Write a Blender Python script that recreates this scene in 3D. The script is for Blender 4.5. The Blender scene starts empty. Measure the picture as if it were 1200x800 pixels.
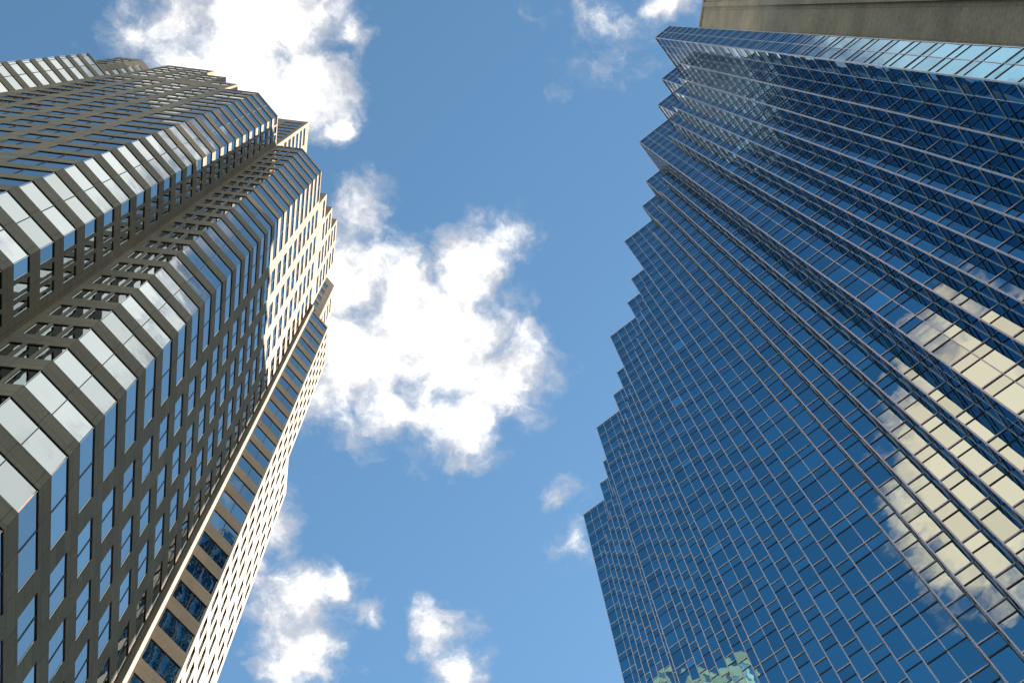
import bpy, bmesh, math, random
from mathutils import Vector, Matrix
random.seed(7)
R = math.radians
S = bpy.context.scene
C = S.collection

# ------------------------------------------------------------------ scene settings
S.render.engine = 'CYCLES'
S.view_settings.view_transform = 'Standard'
S.view_settings.look = 'None'
S.view_settings.exposure = 1.6
S.view_settings.gamma = 1.0
S.view_settings.use_curve_mapping = False
S.cycles.max_bounces = 8
S.cycles.glossy_bounces = 6
S.cycles.diffuse_bounces = 3
S.cycles.caustics_reflective = False
S.cycles.caustics_refractive = False
S.cycles.sample_clamp_indirect = 6.0
S.cycles.use_denoising = True

EYE = 1.7
SUN = Vector((1.0, 0.870, 1.42)).normalized()

# ------------------------------------------------------------------ materials
def nodes(name):
    m = bpy.data.materials.new(name); m.use_nodes = True
    nt = m.node_tree
    b = nt.nodes['Principled BSDF']
    return m, nt, b

def stone(name, base, dark, panel=(1.65, 0.98), speck=0.35, rough=0.55, spec=0.4, fine=9.0, blot=0.12, vary=0.12):
    """granite cladding in panels with thin joints, mottled and speckled; UV is in metres along the wall"""
    m, nt, b = nodes(name)
    uv = nt.nodes.new('ShaderNodeUVMap')
    br = nt.nodes.new('ShaderNodeTexBrick')
    br.offset = 0.0; br.squash = 1.0
    br.inputs['Scale'].default_value = 1.0
    br.inputs['Mortar Size'].default_value = 0.014
    br.inputs['Mortar Smooth'].default_value = 0.1
    br.inputs['Bias'].default_value = 0.0
    br.inputs['Brick Width'].default_value = panel[0]
    br.inputs['Row Height'].default_value = panel[1]
    br.inputs['Color1'].default_value = (1.0-vary, 1.0-vary, 1.0-vary, 1)
    br.inputs['Color2'].default_value = (1.0+vary*0.6, 1.0+vary*0.5, 1.0+vary*0.3, 1)
    br.inputs['Mortar'].default_value = (0.42, 0.40, 0.38, 1)
    nt.links.new(uv.outputs[0], br.inputs['Vector'])
    geo = nt.nodes.new('ShaderNodeNewGeometry')
    n1 = nt.nodes.new('ShaderNodeTexNoise'); n1.inputs['Scale'].default_value = fine
    n1.inputs['Detail'].default_value = 6.0; n1.inputs['Roughness'].default_value = 0.75
    n2 = nt.nodes.new('ShaderNodeTexNoise'); n2.inputs['Scale'].default_value = 0.16
    n2.inputs['Detail'].default_value = 4.0
    for n in (n1, n2): nt.links.new(geo.outputs['Position'], n.inputs['Vector'])
    mx = nt.nodes.new('ShaderNodeMix'); mx.data_type = 'RGBA'
    mx.inputs['A'].default_value = (*dark, 1); mx.inputs['B'].default_value = (*base, 1)
    r1 = nt.nodes.new('ShaderNodeMapRange')
    r1.inputs['From Min'].default_value = 0.5 - speck; r1.inputs['From Max'].default_value = 0.5 + speck * 0.6
    nt.links.new(n1.outputs['Fac'], r1.inputs['Value'])
    nt.links.new(r1.outputs['Result'], mx.inputs['Factor'])
    r2 = nt.nodes.new('ShaderNodeMapRange')
    r2.inputs['From Min'].default_value = 0.3; r2.inputs['From Max'].default_value = 0.7
    r2.inputs['To Min'].default_value = 1.0 - blot; r2.inputs['To Max'].default_value = 1.0 + blot*0.8
    nt.links.new(n2.outputs['Fac'], r2.inputs['Value'])
    m1 = nt.nodes.new('ShaderNodeMix'); m1.data_type = 'RGBA'; m1.blend_type = 'MULTIPLY'
    m1.inputs['Factor'].default_value = 1.0
    nt.links.new(mx.outputs['Result'], m1.inputs['A']); nt.links.new(br.outputs['Color'], m1.inputs['B'])
    m2 = nt.nodes.new('ShaderNodeVectorMath'); m2.operation = 'SCALE'
    nt.links.new(m1.outputs['Result'], m2.inputs[0]); nt.links.new(r2.outputs['Result'], m2.inputs['Scale'])
    nt.links.new(m2.outputs[0], b.inputs['Base Color'])
    b.inputs['Roughness'].default_value = rough
    b.inputs['Specular IOR Level'].default_value = spec
    bp = nt.nodes.new('ShaderNodeBump'); bp.inputs['Strength'].default_value = 0.5; bp.inputs['Distance'].default_value = 0.02
    inv = nt.nodes.new('ShaderNodeMath'); inv.operation = 'SUBTRACT'; inv.inputs[0].default_value = 1.0
    nt.links.new(br.outputs['Fac'], inv.inputs[1]); nt.links.new(inv.outputs[0], bp.inputs['Height'])
    nt.links.new(bp.outputs[0], b.inputs['Normal'])
    return m

def mirror_glass(name, tint, wave=0.012, scale=0.35, rough=0.015, var=0.12, edge=(1, 1, 1)):
    """coated reflective glazing; each pane bows a little, so reflections wander"""
    m, nt, b = nodes(name)
    b.inputs['Metallic'].default_value = 1.0
    b.inputs['Roughness'].default_value = rough
    b.inputs['Specular Tint'].default_value = (*edge, 1)      # coated glass loses reflectance at grazing angles
    geo = nt.nodes.new('ShaderNodeNewGeometry')
    at = nt.nodes.new('ShaderNodeAttribute'); at.attribute_name = 'pane'
    mr = nt.nodes.new('ShaderNodeMapRange'); mr.clamp = False
    mr.inputs['To Min'].default_value = 1.0 - var; mr.inputs['To Max'].default_value = 1.0 + var * 0.6
    nt.links.new(at.outputs['Fac'], mr.inputs['Value'])
    sc = nt.nodes.new('ShaderNodeVectorMath'); sc.operation = 'SCALE'
    sc.inputs[0].default_value = tint
    nt.links.new(mr.outputs['Result'], sc.inputs['Scale'])
    nt.links.new(sc.outputs[0], b.inputs['Base Color'])
    nz = nt.nodes.new('ShaderNodeTexNoise'); nz.inputs['Scale'].default_value = scale
    nz.inputs['Detail'].default_value = 2.0
    nt.links.new(geo.outputs['Position'], nz.inputs['Vector'])
    bp = nt.nodes.new('ShaderNodeBump'); bp.inputs['Strength'].default_value = 1.0
    bp.inputs['Distance'].default_value = wave
    nt.links.new(nz.outputs['Fac'], bp.inputs['Height'])
    nt.links.new(bp.outputs[0], b.inputs['Normal'])
    return m

def metal(name, col, rough=0.45, metallic=0.0):
    m, nt, b = nodes(name)
    geo = nt.nodes.new('ShaderNodeNewGeometry')
    nz = nt.nodes.new('ShaderNodeTexNoise'); nz.inputs['Scale'].default_value = 1.3; nz.inputs['Detail'].default_value = 4
    nt.links.new(geo.outputs['Position'], nz.inputs['Vector'])
    mx = nt.nodes.new('ShaderNodeMix'); mx.data_type = 'RGBA'
    mx.inputs['A'].default_value = (*[c * 0.8 for c in col], 1); mx.inputs['B'].default_value = (*col, 1)
    nt.links.new(nz.outputs['Fac'], mx.inputs['Factor'])
    nt.links.new(mx.outputs['Result'], b.inputs['Base Color'])
    b.inputs['Roughness'].default_value = rough
    b.inputs['Metallic'].default_value = metallic
    return m

M_GRANITE = stone('brown_granite', (0.52, 0.385, 0.255), (0.27, 0.20, 0.135), rough=0.7, spec=0.12)
M_TANSTONE = stone('olive_brown_stone', (0.64, 0.455, 0.30), (0.40, 0.285, 0.185), panel=(3.0, 1.5), speck=0.22, fine=2.2, blot=0.25, vary=0.04, spec=0.15, rough=0.8)
M_BLUEGLASS = mirror_glass('blue_mirror_glass', (0.175, 0.435, 0.585), wave=0.014, scale=0.30, var=0.16, edge=(0.62, 0.62, 0.66))
M_WINGLASS = mirror_glass('tinted_window_glass', (0.40, 0.46, 0.465), wave=0.008, scale=0.5, var=0.2)
M_MULLION = metal('silver_mullion', (0.74, 0.76, 0.78), 0.35, 0.35)
M_DARKBAR = metal('dark_joint', (0.03, 0.035, 0.045), 0.5)
M_WINFRAME = metal('bronze_frame', (0.10, 0.09, 0.075), 0.45, 0.3)
M_CORE = metal('dark_core', (0.01, 0.01, 0.012), 0.9)
M_ROOF = metal('roof_membrane', (0.25, 0.24, 0.22), 0.9)

# ------------------------------------------------------------------ helpers
def empty(name, loc, label, cat, group=None):
    o = bpy.data.objects.new(name, None); C.objects.link(o)
    o.location = loc; o['label'] = label; o['category'] = cat
    if group: o['group'] = group
    o.empty_display_size = 1.0
    return o

def mesh_obj(name, verts, faces, mats, parent=None, mat_idx=None, uvs=None, pane=None, loc=None):
    me = bpy.data.meshes.new(name)
    me.from_pydata(verts, [], faces)
    for m in (mats if isinstance(mats, (list, tuple)) else [mats]): me.materials.append(m)
    if mat_idx: me.polygons.foreach_set('material_index', mat_idx)
    if uvs:
        l = me.uv_layers.new(name='UVMap')
        flat = []
        for f in uvs:
            for u in f: flat.extend(u)
        l.data.foreach_set('uv', flat)
    if pane is not None:
        a = me.attributes.new('pane', 'FLOAT', 'FACE'); a.data.foreach_set('value', pane)
    me.update()
    o = bpy.data.objects.new(name, me); C.objects.link(o)
    if parent is not None:
        o.parent = parent
        o.matrix_parent_inverse = Matrix.Identity(4)
        # the mesh is in world metres; shift it under the parent's own origin
        o.location = -Vector(parent.location) if loc is None else Vector(loc) - Vector(parent.location)
    return o

class Geo:
    """collects quads with uv, material index and pane value"""
    def __init__(s): s.v = []; s.f = []; s.uv = []; s.mi = []; s.p = []
    def quad(s, a, b, c, d, uv=None, mi=0, p=0.5):
        i = len(s.v); s.v += [tuple(a), tuple(b), tuple(c), tuple(d)]
        s.f.append((i, i+1, i+2, i+3)); s.uv.append(uv or [(0,0),(1,0),(1,1),(0,1)]); s.mi.append(mi); s.p.append(p)
    def ngon(s, pts, mi=0):
        i = len(s.v); s.v += [tuple(p) for p in pts]; s.f.append(tuple(range(i, i+len(pts))))
        s.uv.append([(p[0], p[1]) for p in pts]); s.mi.append(mi); s.p.append(0.5)
    def box(s, o, ax, ay, az, mi=0):
        """box from corner o along three edge vectors"""
        o, ax, ay, az = map(Vector, (o, ax, ay, az))
        P = [o, o+ax, o+ax+ay, o+ay, o+az, o+ax+az, o+ax+ay+az, o+ay+az]
        for q in ((0,3,2,1),(4,5,6,7),(0,1,5,4),(1,2,6,5),(2,3,7,6),(3,0,4,7)):
            s.quad(*[P[k] for k in q], mi=mi)
    def obj(s, name, mats, parent):
        return mesh_obj(name, s.v, s.f, mats, parent, s.mi, s.uv, s.p)

class Face:
    """a vertical wall plane p0->p1, outside on the right of the direction"""
    def __init__(s, p0, p1):
        s.p0 = Vector((*p0, 0)); d = Vector((*p1, 0)) - s.p0
        s.L = d.length; s.d = d / s.L; s.n = Vector((s.d.y, -s.d.x, 0))
    def at(s, u, z, out=0.0): return s.p0 + s.d*u + s.n*out + Vector((0,0,z))

# ------------------------------------------------------------------ camera (calibrated from the photograph's vanishing points)
def camera():
    f, zx, zy, rot = 1350.0, 541.0, 16.0, R(7.0)
    Z = Vector((zx-600, -(zy-400), -f)).normalized()
    X = Vector((1,0,0)); X = (X - Z*X.dot(Z)).normalized()
    Y = Z.cross(X)
    c, s = math.cos(rot), math.sin(rot)
    X, Y = X*c + Y*s, Y*c - X*s
    M = Matrix((X, Y, Z)).to_4x4()          # camera axes -> world axes
    M.translation = Vector((0, 0, EYE))
    cd = bpy.data.cameras.new('camera'); cam = bpy.data.objects.new('camera', cd); C.objects.link(cam)
    cam.matrix_world = M
    cd.sensor_fit = 'HORIZONTAL'; cd.sensor_width = 36.0; cd.lens = 36.0 * f / 1200.0
    cd.clip_start = 0.1; cd.clip_end = 20000
    S.camera = cam
    return M, f
CAMM, FPX = camera()
CAMI = CAMM.inverted()
def px(p):
    q = CAMI @ Vector(p)
    if q.z > -0.5: return None
    return 600 + FPX*q.x/-q.z, 400 - FPX*q.y/-q.z
def area_in_frame(quad):
    P = [px(p) for p in quad]
    if any(p is None for p in P): return 0
    cx = sum(p[0] for p in P)/4; cy = sum(p[1] for p in P)/4
    if not (-10 < cx < 1210 and -10 < cy < 810): return 0
    a = 0
    for i in range(4):
        a += P[i][0]*P[(i+1)%4][1] - P[(i+1)%4][0]*P[i][1]
    return abs(a)/2

# ------------------------------------------------------------------ left: brown granite tower with window bays
HL = 146.7           # shoulder roof
HU = 178.5           # upper tier roof
FL = 3.82            # storey
lt = empty('granite_tower', (-30, 35, 0),
           'brown granite tower with striped window bays and a sunlit cream edge', 'skyscraper')

windows = []         # (face, u0, u1, zb, zt, panes, depth)
def wall_face(g, fc, z0, z1, openings, bands, depth=0.14, uoff=0.0):
    """surface with window openings cut in: openings (u0,u1,panes), bands (zb,zt)"""
    def q(u0, u1, a, b):
        if u1-u0 < 1e-4 or b-a < 1e-4: return
        g.quad(fc.at(u0,a), fc.at(u1,a), fc.at(u1,b), fc.at(u0,b),
               [(u0+uoff,a),(u1+uoff,a),(u1+uoff,b),(u0+uoff,b)])
    cur = 0.0
    for (u0, u1, n) in openings:
        q(cur, u0, z0, z1)
        zc = z0
        for (zb, zt) in bands:
            q(u0, u1, zc, zb); zc = zt
            D = -depth
            g.quad(fc.at(u0,zb), fc.at(u0,zb,D), fc.at(u1,zb,D), fc.at(u1,zb))      # sill
            g.quad(fc.at(u0,zt), fc.at(u1,zt), fc.at(u1,zt,D), fc.at(u0,zt,D))      # soffit
            if u0 > 0.02: g.quad(fc.at(u0,zb), fc.at(u0,zt), fc.at(u0,zt,D), fc.at(u0,zb,D))
            if u1 < fc.L-0.02: g.quad(fc.at(u1,zb), fc.at(u1,zb,D), fc.at(u1,zt,D), fc.at(u1,zt))
            windows.append((fc, u0, u1, zb, zt, n, depth))
        q(u0, u1, zc, z1)
        cur = u1
    q(cur, fc.L, z0, z1)

def bands(z0, z1, top=0.75, h=2.28):
    out = []; zt = z1 - top
    while zt - h > z0 + 3.0:
        out.append((zt-h, zt)); zt -= FL
    return out[::-1]

# outline of the shoulder mass, counter-clockwise (outside on the right)
P_ = (-21.05, 18.40)
a0, a1 = (-44.06, 10.01), (-41.80, 12.27)
b0, b1 = (-23.60, 12.27), (-21.05, 14.82)
c0, c1 = (-17.80, 18.40), (-15.25, 20.95)
d0, d1 = (-15.25, 38.60), (-12.90, 40.95)
e0 = (-12.90, 46.10)
e1 = (-12.90, 50.10)
low = [(-46.32, 12.27), a0, a1, b0, b1, P_, c0, c1, d0, d1, e0]
back = [(-19.0, 51.7), (-19.0, 62.0), (-60.0, 62.0), (-60.0, 12.27)]
bay3 = lambda L, start=0.0: [(u, u+2.28, 2) for u in [start + 3.33*k for k in range(int((L-start+1.0)/3.33))]]
wl = Geo(); wb = bands(0, HL)
def F(a, b): return Face(a, b)
wall_face(wl, F((-60.0,12.27), (-46.32,12.27)), 0, HL, bay3(13.68, 0.6), wb)
wall_face(wl, F((-46.32,12.27), a0), 0, HL, [(0.0, 3.196, 2)], wb, 0.06)
wall_face(wl, F(a0, a1), 0, HL, [(0.0, math.dist(a0,a1), 2)], wb, 0.06)
fS = F(a1, b0)
opS = sorted([(fS.L-3.58, fS.L, 2)] + [(fS.L-4.68-2.28-3.33*k, fS.L-4.68-3.33*k, 2) for k in range(4)])
wall_face(wl, fS, 0, HL, [(max(u0,0.35),u1,n) for u0,u1,n in opS], wb, 0.06)
wall_face(wl, F(b0, b1), 0, HL, [(0.0, math.dist(b0,b1), 2)], wb, 0.06)
wall_face(wl, F(b1, P_), 0, HL, [(0.0,0.92,1),(1.14,1.96,1),(2.18,2.84,1)], wb, 0.07)
wall_face(wl, F(P_, c0), 0, HL, [(0.42,1.06,1),(1.28,2.10,1),(2.32,3.25,1)], wb, 0.07)
wall_face(wl, F(c0, c1), 0, HL, [(0.0, math.dist(c0,c1), 2)], wb, 0.06)
wall_face(wl, F(c1, d0), 0, HL, [(0.0, 3.60, 2)] + [(4.68+3.33*k, 6.96+3.33*k, 2) for k in range(4)], wb, 0.06)
wall_face(wl, F(d0, d1), 0, HL, [(0.55, math.dist(d0,d1)-0.10, 2)], wb, 0.07)
wt = [(zb-0.35, zt) for zb, zt in wb]
slots = lambda L: [(0.5+1.16*k, 0.5+1.16*k+0.62, 1) for k in range(int((L-0.5)/1.16))]
wall_face(wl, F(d1, e0), 0, HL, slots(5.15), wt, 0.12)
ZL = 114.0           # the last bay stops lower
wall_face(wl, F(e0, e1), 0, ZL, slots(4.0), [b for b in wt if b[1] < ZL-0.5], 0.12)
# unseen sides, plain
def plain(g, pts, z0, z1):
    for p, q in zip(pts, pts[1:]):
        f = Face(p, q); g.quad(f.at(0,z0), f.at(f.L,z0), f.at(f.L,z1), f.at(0,z1), [(0,z0),(f.L,z0),(f.L,z1),(0,z1)])
plain(wl, [e0, back[0]], ZL, HL)
plain(wl, [e1, (-19.0, 56.5)], 0, ZL)
plain(wl, [back[0], back[1], back[2], back[3]], 0, HL)
# slim granite pier in the inner corner beside the far chamfer
pr = Vector((-15.25, 38.12, 0))
wl.box(pr, (0.34,0,0), (0,0.66,0), (0,0,HL-0.02))
wl.obj('wall', M_GRANITE, lt)

rf = Geo()
rf.ngon([(x,y,HL) for x,y in low + back], 0)
rf.obj('roof', M_ROOF, lt); rf = Geo()
rf.ngon([(x,y,ZL) for x,y in [e0, e1, (-19.0,56.5), back[0]]], 0)

# upper tier: core with a square corner over the recess and lobes over the big faces
uS = [(-50.5,14.0),(-49.1,12.27),(-46.0,12.27),(-43.2,15.07),(-42.2,18.40),P_]
uW = [(-21.05,39.6),(-18.2,40.15),(-15.25,43.1),(-15.25,47.2),(-19.4,51.3)]
upo = uS + uW + [(-24.0,58.0),(-50.5,58.0)]
ug = Geo()
def tier_bands(z1, top): return [b for b in bands(HL, z1, top=top) if b[0] > HL+0.6]
def tier_face(p, q, z1, top):
    f = F(p, q)
    if f.L < 2.2 or f.n.y > 0.9: op = []
    elif f.L < 5.2: op = [((f.L-2.28)/2, (f.L+2.28)/2, 2)]
    else:
        k = max(1, int(f.L/3.1)); w = f.L/k
        op = [(w*i+0.5, w*i+w-0.5, 2) for i in range(k)]
    wall_face(ug, f, HL, z1, op, tier_bands(z1, top), 0.06)
for p, q in zip(upo, upo[1:]): tier_face(p, q, HU, 3.6)
plain(ug, [upo[-1], upo[0]], HL, HU)
# gable of bays that climb in steps over each big face, flush with the face below
steps = []
for k, zt in enumerate((155.5, 165.0, 174.0)):
    y0, y1 = (25.1, 28.43, 31.76, 38.55)[k:k+2]
    x1, x0 = (-27.75, -31.08, -34.41, -41.1)[k:k+2]
    tier_face((-15.25,y0), (-15.25,y1), zt, 1.6); tier_face((x0,12.27), (x1,12.27), zt, 1.6)
    plain(ug, [(-21.05,y0), (-15.25,y0)], HL, zt); plain(ug, [(-15.25,y1), (-21.05,y1)], HL, zt)
    plain(ug, [(x1,12.27), (x1,18.40)], HL, zt); plain(ug, [(x0,18.40), (x0,12.27)], HL, zt)
    steps += [([(-15.25,y0),(-15.25,y1),(-21.05,y1),(-21.05,y0)], zt), ([(x0,12.27),(x1,12.27),(x1,18.4),(x0,18.4)], zt)]
# tall service core at the back, hidden behind the bays from the street but mirrored in the glass opposite
core = [(-48.0,40.0),(-26.0,40.0),(-26.0,57.3),(-48.0,57.3),(-48.0,40.0)]
for p, q in zip(core, core[1:]):
    f = F(p, q); k = max(1, int(f.L/4.4)); w = f.L/k
    wall_face(ug, f, HU, 207.0, [(w*i+0.6, w*i+w-0.6, 2) for i in range(k)] if f.n.x > 0.9 else [], [b for b in bands(HU, 207.0, top=3.0)], 0.06)
steps.append((core[:4], 207.0))
ug.obj('upper_tier', M_GRANITE, lt)
rf.obj('roof', M_ROOF, lt)
for poly, zt in [(upo, HU)] + steps:
    rf = Geo(); rf.ngon([(x,y,zt) for x,y in poly], 0); rf.obj('roof', M_ROOF, lt)
# dark inner lining a little inside the glazing line
ins = Geo()
for (p, q) in zip(low, low[1:]):
    f = Face(p, q); ins.quad(f.at(0.0,0.1,-0.34), f.at(f.L,0.1,-0.34), f.at(f.L,HL-0.3,-0.34), f.at(0.0,HL-0.3,-0.34))
ins.obj('lining', M_CORE, lt)

# windows: the largest in view one by one, the rest as one part
def window_geo(g, fg, w, jit=0.0025):
    fc, u0, u1, zb, zt, n, dep = w
    pw = (u1-u0)/n
    fr = 0.05
    base = random.random()
    for i in range(n):
        a, b = u0+pw*i+fr*0.5, u0+pw*(i+1)-fr*0.5
        ta, tb = random.gauss(0, jit), random.gauss(0, jit)     # each pane sits a hair out of true
        D = -dep
        hx, hz = (b-a)/2*ta, (zt-zb)/2*tb
        g.quad(fc.at(a,zb+fr*0.5,D-hx-hz), fc.at(b,zb+fr*0.5,D+hx-hz), fc.at(b,zt-fr*0.5,D+hx+hz), fc.at(a,zt-fr*0.5,D-hx+hz),
               mi=0, p=min(1, max(0, base+random.uniform(-.25,.25))))
        if i < n-1:
            fg.box(fc.at(b,zb,D-0.02), fc.d*fr, fc.n*0.055, (0,0,zt-zb), mi=1)
    D = -dep
    fg.box(fc.at(u0,zb,D-0.02), fc.d*(u1-u0), fc.n*0.05, (0,0,fr*0.5), mi=1)
    for uj in (u0, u1-fr*0.5): fg.box(fc.at(uj,zb+fr*0.5,D-0.02), fc.d*(fr*0.5), fc.n*0.045, (0,0,zt-zb-fr))
    fg.box(fc.at(u0,zt-fr*0.5,D-0.02), fc.d*(u1-u0), fc.n*0.05, (0,0,fr*0.5), mi=1)
dg = None
bpy.context.view_layer.update()
dg = bpy.context.evaluated_depsgraph_get()
eye = Vector((0,0,EYE))
def seen(w):
    fc, u0, u1, zb, zt, n, dep = w
    if (eye - fc.at(u0,zb)).dot(fc.n) <= 0: return 0
    a = area_in_frame([fc.at(u0,zb), fc.at(u1,zb), fc.at(u1,zt), fc.at(u0,zt)])
    if a <= 0: return 0
    t = fc.at((u0+u1)/2, (zb+zt)/2, 0.05); v = t - eye
    hit, loc, *_ = S.ray_cast(dg, eye, v.normalized(), distance=v.length-0.03)
    return 0 if hit else a
sc = sorted(((seen(w), i) for i, w in enumerate(windows)), reverse=True)
top = {i for a, i in sc[:100] if a > 0}
rest = Geo()
for i, w in enumerate(windows):
    if i in top:
        g = Geo(); fg = Geo(); window_geo(g, fg, w)
        wo = g.obj('window', [M_WINGLASS, M_WINFRAME], lt)
        fo = fg.obj('frame', [M_WINGLASS, M_WINFRAME], lt); fo.parent = wo; fo.location = (0,0,0)
    else: window_geo(rest, rest, w)
o = rest.obj('windows', [M_WINGLASS, M_WINFRAME], lt); o['kind'] = 'stuff'

# ------------------------------------------------------------------ right: blue mirror-glass tower with saw-tooth corners
s_ = 2.666; m_ = s_/2
HR = 171.6 + EYE
ST = 3.9; SP = 1.25              # storey, spandrel pane
ZF = HR - 4*ST - SP - 0.35       # the fine teeth stop here, the coarse crown goes on
def uv2xy(a, b): k = math.sqrt(0.5); return ((a+b)*k, (b-a)*k)     # tooth axes -> plan
A0, B0 = 7.49*s_, 7.47*s_
fine, coarse = [], []
a, b = A0, B0
fine.append((a + s_, b)); fine.append((a, b)); coarse += [(a + s_, b), (a, b)]
for per in range(5):
    fa, fb = a, b
    fb += 2*m_; fine.append((fa, fb)); fa -= m_; fine.append((fa, fb))
    for k in range(5):
        fb += m_; fine.append((fa, fb)); fa -= m_; fine.append((fa, fb))
    fb += m_; fine.append((fa, fb)); fa -= 2*m_; fine.append((fa, fb))
    for (db, da) in ((2, 1), (1, 1), (1, 2)):
        b += db*s_; coarse.append((a, b)); a -= da*s_; coarse.append((a, b))
fine.append((a, b + 2*m_)); coarse.append((a, b + 2*m_))
fine = [uv2xy(*p) for p in fine]; coarse = [uv2xy(*p) for p in coarse]
xs, ys = fine[0]
xe, ye = fine[-1]
closing = [(72.0, ye + 1.0), (72.0, 6.5), (xs + 6.0, 6.0)]
# outside must be on the right: walk from the far end back to the near one
fine_o = fine[::-1]; coarse_o = coarse[::-1]

gt = empty('glass_tower', (50, 38, 0),
           'blue mirror glass tower with a saw-toothed front of many narrow vertical steps', 'skyscraper')
panes = []            # (face,u0,u1,zb,zt)
grid = Geo()          # mullions
lining = Geo()
def glass_run(pts, z0, z1, lines):
    for p, q in zip(pts, pts[1:]):
        f = Face(p, q); n = max(1, round(f.L/m_)); w = f.L/n
        lining.quad(f.at(0,z0,-0.05), f.at(f.L,z0,-0.05), f.at(f.L,z1,-0.05), f.at(0,z1,-0.05))
        for i in range(n):
            for za, zb in zip(lines, lines[1:]):
                if za < z0-0.01 or zb > z1+0.01: continue
                panes.append((f, w*i, w*(i+1), za, zb))
            if i > 0: grid.box(f.at(w*i-0.03, z0, -0.02), f.d*0.06, f.n*0.045, (0,0,z1-z0), mi=0)
        # corner post on the start edge of each plane
        grid.box(f.at(0.0,z0,-0.03), f.d*0.06, f.n*0.06, (0,0,z1-z0), mi=0)
        grid.box(f.at(f.L-0.06,z0,-0.03), f.d*0.06, f.n*0.06, (0,0,z1-z0), mi=0)
        for k, z in enumerate(lines):
            if z < z0-0.01 or z > z1+0.01: continue
            floor_line = abs(((HR - z)/ST) - round((HR - z)/ST)) < 0.02
            if floor_line: grid.box(f.at(0.06,z-0.06,-0.02), f.d*(f.L-0.12), f.n*0.075, (0,0,0.11), mi=0)
            else: grid.box(f.at(0.06,z-0.06,-0.02), f.d*(f.L-0.12), f.n*0.05, (0,0,0.11), mi=1)
lines = []
z = HR
while z > 6:
    lines += [z, z-SP]; z -= ST
lines = sorted(lines)
zf_line = min(lines, key=lambda v: abs(v-ZF)); ZF = zf_line
z_low = lines[0]
glass_run(fine_o, z_low, ZF, [l for l in lines if l <= ZF+0.01])
glass_run(coarse_o, ZF, HR, [l for l in lines if l >= ZF-0.01])
# lobby base, plain unseen sides
base = Geo()
for p, q in zip(fine_o, fine_o[1:]):
    f = Face(p, q); base.quad(f.at(0,0), f.at(f.L,0), f.at(f.L,z_low), f.at(0,z_low))
clo = [fine_o[-1]] + closing[::-1] + [fine_o[0]]
for p, q in zip(clo, clo[1:]):
    f = Face(p, q); base.quad(f.at(0,0), f.at(f.L,0), f.at(f.L,HR), f.at(0,HR))
base.obj('rear_wall', M_DARKBAR, gt)
rg = Geo()
rg.ngon([(x,y,ZF+0.01) for x,y in fine_o + closing[::-1]])
rg.obj('roof', M_ROOF, gt); rg = Geo()
rg.ngon([(x,y,HR) for x,y in coarse_o + closing[::-1]])
rg.obj('roof', M_ROOF, gt)
cp = Geo()
for p, q in zip(coarse_o, coarse_o[1:]):
    f = Face(p, q); cp.box(f.at(-0.0,HR-0.16,-0.25), f.d*f.L, f.n*0.33, (0,0,0.18))
cp.obj('coping', M_MULLION, gt)
grid.obj('mullions', [M_MULLION, M_DARKBAR], gt)
lining.obj('lining', M_CORE, gt)

def pane_geo(g, w, jit=0.0036):
    f, u0, u1, za, zb = w
    ta, tb = random.gauss(0, jit), random.gauss(0, jit)
    hx, hz = (u1-u0)/2*ta, (zb-za)/2*tb
    g.quad(f.at(u0,za,-hx-hz), f.at(u1,za,hx-hz), f.at(u1,zb,hx+hz), f.at(u0,zb,-hx+hz), mi=0, p=random.random() if random.random() > 0.006 else 2.6)
bpy.context.view_layer.update(); dg = bpy.context.evaluated_depsgraph_get()
def seen_pane(w):
    f, u0, u1, za, zb = w
    if (eye - f.at(u0,za)).dot(f.n) <= 0: return 0
    a = area_in_frame([f.at(u0,za), f.at(u1,za), f.at(u1,zb), f.at(u0,zb)])
    if a < 250: return 0
    t = f.at((u0+u1)/2, (za+zb)/2, 0.06); v = t - eye
    hit, *_ = S.ray_cast(dg, eye, v.normalized(), distance=v.length-0.03)
    return 0 if hit else a
sp = sorted(((seen_pane(w), i) for i, w in enumerate(panes)), reverse=True)
top = {i for a, i in sp[:100] if a > 0}
rest = Geo()
for i, w in enumerate(panes):
    if i in top:
        g = Geo(); pane_geo(g, w); g.obj('glass_pane', M_BLUEGLASS, gt)
    else: pane_geo(rest, w)
o = rest.obj('glass_panes', M_BLUEGLASS, gt); o['kind'] = 'stuff'

# ------------------------------------------------------------------ behind it: plain brown stone tower
bt = empty('stone_tower', (62, -14, 0),
           'plain windowless olive brown stone tower rising behind the glass tower', 'skyscraper')
HB = 44.0/0.2008 + EYE
bg = Geo()
out = [(44.0, 3.0), (44.0, -16.0), (84.0, -16.0), (84.0, 3.0)]
plain(bg, out + [out[0]], 0, HB)
bg.obj('wall', M_TANSTONE, bt)
cg = Geo(); cg.box((43.7,-16.3,HB-1.0), (0.3,0,0), (0,19.6,0), (0,0,1.05)); cg.obj('coping', M_TANSTONE, bt)
pg = Geo(); pg.box((43.55,-7.3,0), (0.46,0,0), (0,0.8,0), (0,0,HB-1.2)); pg.obj('pilaster', M_TANSTONE, bt)
rg = Geo(); rg.ngon([(x,y,HB) for x,y in out]); rg.obj('roof', M_ROOF, bt)

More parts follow.
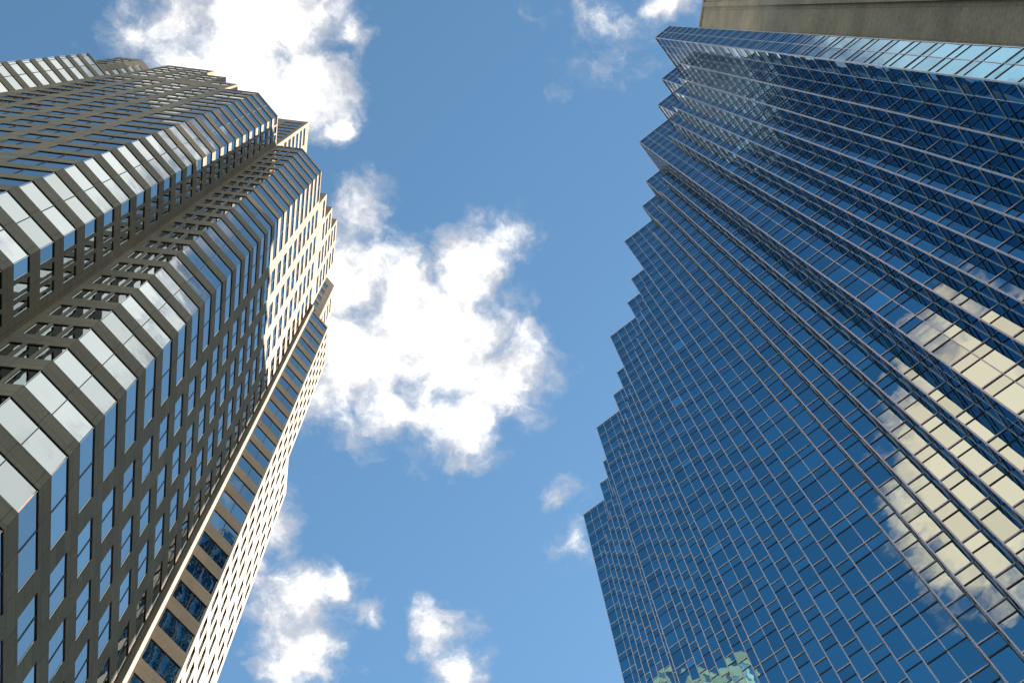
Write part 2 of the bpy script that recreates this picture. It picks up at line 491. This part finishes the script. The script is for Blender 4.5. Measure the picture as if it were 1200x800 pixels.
# ------------------------------------------------------------------ ground
m, nt, bsdf = nodes('paving')
geo = nt.nodes.new('ShaderNodeNewGeometry')
nz = nt.nodes.new('ShaderNodeTexNoise'); nz.inputs['Scale'].default_value = 0.4; nz.inputs['Detail'].default_value = 8
nt.links.new(geo.outputs['Position'], nz.inputs['Vector'])
cr = nt.nodes.new('ShaderNodeValToRGB')
cr.color_ramp.elements[0].color = (0.05,0.05,0.05,1); cr.color_ramp.elements[1].color = (0.13,0.125,0.12,1)
nt.links.new(nz.outputs['Fac'], cr.inputs['Fac']); nt.links.new(cr.outputs['Color'], bsdf.inputs['Base Color'])
bsdf.inputs['Roughness'].default_value = 0.9
gr = Geo(); W = 6000
gr.quad((-W,-W,0),(W,-W,0),(W,W,0),(-W,W,0))
o = mesh_obj('ground', gr.v, gr.f, m); o['kind'] = 'structure'

# ------------------------------------------------------------------ sun and sky
sl = bpy.data.lights.new('sun', 'SUN'); sl.energy = 5.0; sl.angle = R(0.53); sl.color = (1.0, 0.94, 0.83)
so = bpy.data.objects.new('sun', sl); C.objects.link(so); so.location = (0,0,400)
so.rotation_euler = (-SUN).to_track_quat('-Z', 'Y').to_euler()

w = bpy.data.worlds.new('World'); S.world = w; w.use_nodes = True
nt = w.node_tree; N = nt.nodes; Lk = nt.links
bgd = N['Background']; bgd.inputs['Strength'].default_value = 0.06
sky = N.new('ShaderNodeTexSky'); sky.sky_type = 'NISHITA'; sky.sun_disc = False
sky.sun_elevation = math.asin(SUN.z); sky.sun_rotation = math.atan2(SUN.x, SUN.y)
sky.altitude = 0; sky.air_density = 1.0; sky.dust_density = 0.05; sky.ozone_density = 1.2
tc = N.new('ShaderNodeTexCoord')
sep = N.new('ShaderNodeSeparateXYZ'); Lk.new(tc.outputs['Generated'], sep.inputs[0])
def math_(op, a, b=None, c=None, clamp=False):
    n = N.new('ShaderNodeMath'); n.operation = op; n.use_clamp = clamp
    for k, v in enumerate((a, b, c)):
        if v is None: continue
        if isinstance(v, (int, float)): n.inputs[k].default_value = v
        else: Lk.new(v, n.inputs[k])
    return n.outputs[0]
zc = math_('MAXIMUM', sep.outputs['Z'], 0.08)
gx = math_('DIVIDE', sep.outputs['X'], zc); gy = math_('DIVIDE', sep.outputs['Y'], zc)
cmb = N.new('ShaderNodeCombineXYZ'); Lk.new(gx, cmb.inputs[0]); Lk.new(gy, cmb.inputs[1])
# the cloud layer lives on a level plane overhead: position = direction / height
def noise(scale, detail, rough, src, col=False):
    n = N.new('ShaderNodeTexNoise'); n.inputs['Scale'].default_value = scale
    n.inputs['Detail'].default_value = detail; n.inputs['Roughness'].default_value = rough
    Lk.new(src, n.inputs['Vector'])
    return n.outputs['Color' if col else 'Fac']
def vmath(op, a, b=None, s=None):
    n = N.new('ShaderNodeVectorMath'); n.operation = op
    for k, v in ((0, a), (1, b)):
        if v is None: continue
        if isinstance(v, tuple): n.inputs[k].default_value = v
        else: Lk.new(v, n.inputs[k])
    if s is not None: n.inputs['Scale'].default_value = s
    return n
wv = noise(14.0, 5.0, 0.6, cmb.outputs[0], True)
wv = vmath('SUBTRACT', wv, (0.5,0.5,0.5)).outputs[0]
wv = vmath('SCALE', wv, s=0.065).outputs[0]
pos = vmath('ADD', cmb.outputs[0], wv).outputs[0]
CL = [(-0.03,0.30,0.075,0.085,0,.85),(-0.215,0.085,0.05,0.03,-7,.8),(-0.2244,0.0384,0.0524,0.0308,-7,.62),(-0.1784,0.0384,0.0598,0.0412,-7,1),(-0.1371,0.023,0.0423,0.0342,-7,1),(-0.1296,0.078,0.0444,0.0423,-7,1),
(-0.0975,0.1028,0.0145,0.0158,-7,.8),(-0.0921,0.0279,0.0184,0.0152,-7,.55),(-0.258,0.0499,0.0314,0.0274,-7,.35),(-0.1655,0.0753,0.0427,0.0351,-7,1),
(-0.0651,0.1802,0.0266,0.0299,-7,.7),(-0.0805,0.2396,0.045,0.058,-6,1),(-0.0747,0.3103,0.0421,0.0602,-6,1),(-0.0266,0.2491,0.0454,0.0469,-6,.9),
(0.0269,0.2157,0.0378,0.0386,-6,1),(0.058,0.189,0.0286,0.0214,-6,.6),(0.019,0.2838,0.0653,0.068,-6,1.1),(0.0688,0.3108,0.0482,0.0448,-6,1),
(0.0434,0.3633,0.0393,0.0376,-6,.9),(-0.0251,0.3457,0.0466,0.0411,-6,.7),(0.0836,0.2726,0.0193,0.0176,-6,.7),(-0.0944,0.3532,0.0309,0.0287,-6,.7),
(0.1334,0.4248,0.0161,0.013,-6,.32),(0.1621,0.4616,0.0147,0.0248,-6,.3),(-0.0995,0.5528,0.0445,0.0407,-6,.85),(-0.0912,0.612,0.0411,0.042,-6,.9),
(-0.0296,0.5605,0.0212,0.0137,-6,.6),(-0.1208,0.4765,0.0222,0.0244,-6,.8),(-0.1368,0.5385,0.0321,0.0269,-6,.5),(-0.0639,0.5402,0.0243,0.0199,-6,.6),
(0.0443,0.5736,0.0281,0.0315,-6,.85),(0.0606,0.6162,0.0267,0.0331,-6,.85),(0.1758,-0.0299,0.0259,0.0145,-7,.9),(0.1225,-0.0067,0.0202,0.0138,-7,.12),
(0.1185,0.0261,0.0174,0.0063,-7,.08),# clouds behind the camera, known from the glass
(0.07,-0.43,0.12,0.15,0,1.8),(0.17,-0.36,0.14,0.15,0,1.6),(0.30,-0.34,0.15,0.14,0,1.7),(0.44,-0.38,0.20,0.16,0,1.4),(0.25,-0.55,0.28,0.15,0,1.4),
(-0.19,-0.035,0.06,0.05,0,1.5),(-0.235,-0.05,0.05,0.05,0,1.5),(-0.16,0.0,0.06,0.04,0,1.0),
(-0.75,0.25,0.16,0.12,0,.9),(0.75,-0.2,0.2,0.14,0,.9)]
def blobs(L):
  acc = None
  for (cx, cy, rx, ry, rt, wt) in L:
    mp = N.new('ShaderNodeMapping'); mp.vector_type = 'TEXTURE'
    mp.inputs['Location'].default_value = (cx, cy, 0); mp.inputs['Rotation'].default_value = (0,0,R(rt))
    mp.inputs['Scale'].default_value = (rx*1.23, ry*1.23, 1)
    Lk.new(pos, mp.inputs['Vector'])
    ln = vmath('LENGTH', mp.outputs[0]).outputs['Value']
    v = math_('MULTIPLY_ADD', ln, -wt, wt)
    acc = v if acc is None else math_('SMOOTH_MAX', acc, v, 0.12)
  return acc
acc0 = blobs(CL)
# the warm cloud low behind the camera that the glass shows cream
accw = blobs([(-0.345,-0.54,0.15,0.078,18,1.6),(-0.25,-0.53,0.06,0.065,0,1.2)])
acc = math_('SMOOTH_MAX', acc0, accw, 0.1)
nf = noise(26.0, 9.0, 0.62, pos)
nb = noise(9.0, 4.0, 0.55, cmb.outputs[0])
den = math_('ADD', acc, math_('MULTIPLY', math_('SUBTRACT', nf, 0.5), 1.55))
den = math_('ADD', den, math_('MULTIPLY', math_('SUBTRACT', nb, 0.5), 0.5))
mr = N.new('ShaderNodeMapRange'); mr.interpolation_type = 'SMOOTHSTEP'
mr.inputs['From Min'].default_value = -0.12; mr.inputs['From Max'].default_value = 0.66
Lk.new(den, mr.inputs['Value']); cov = mr.outputs['Result']
# thicker parts glare white, thin and turned-away parts are greyer
nsh = noise(17.0, 6.0, 0.55, vmath('ADD', cmb.outputs[0], (0.37,0.21,0.0)).outputs[0])
sh = N.new('ShaderNodeMapRange'); sh.interpolation_type = 'SMOOTHSTEP'
sh.inputs['From Min'].default_value = 0.10; sh.inputs['From Max'].default_value = 0.78
Lk.new(math_('ADD', math_('MULTIPLY', den, 0.75), math_('MULTIPLY', math_('SUBTRACT', nsh, 0.5), 1.5)), sh.inputs['Value'])
cc = N.new('ShaderNodeMix'); cc.data_type = 'RGBA'
cc.inputs['A'].default_value = (3.5, 3.65, 4.0, 1); cc.inputs['B'].default_value = (8.6, 8.45, 8.2, 1)
Lk.new(sh.outputs['Result'], cc.inputs['Factor'])
wm = N.new('ShaderNodeMapRange'); wm.inputs['From Min'].default_value = -0.9; wm.inputs['From Max'].default_value = -0.4
Lk.new(accw, wm.inputs['Value'])
cw = N.new('ShaderNodeMix'); cw.data_type = 'RGBA'
cw.inputs['B'].default_value = (21.5, 8.5, 4.7, 1)
Lk.new(wm.outputs['Result'], cw.inputs['Factor']); Lk.new(cc.outputs['Result'], cw.inputs['A'])
mix = N.new('ShaderNodeMix'); mix.data_type = 'RGBA'
grade = vmath('MULTIPLY', sky.outputs[0], (0.83, 1.09, 1.05))
Lk.new(cov, mix.inputs['Factor']); Lk.new(grade.outputs[0], mix.inputs['A']); Lk.new(cw.outputs['Result'], mix.inputs['B'])
Lk.new(mix.outputs['Result'], bgd.inputs['Color'])
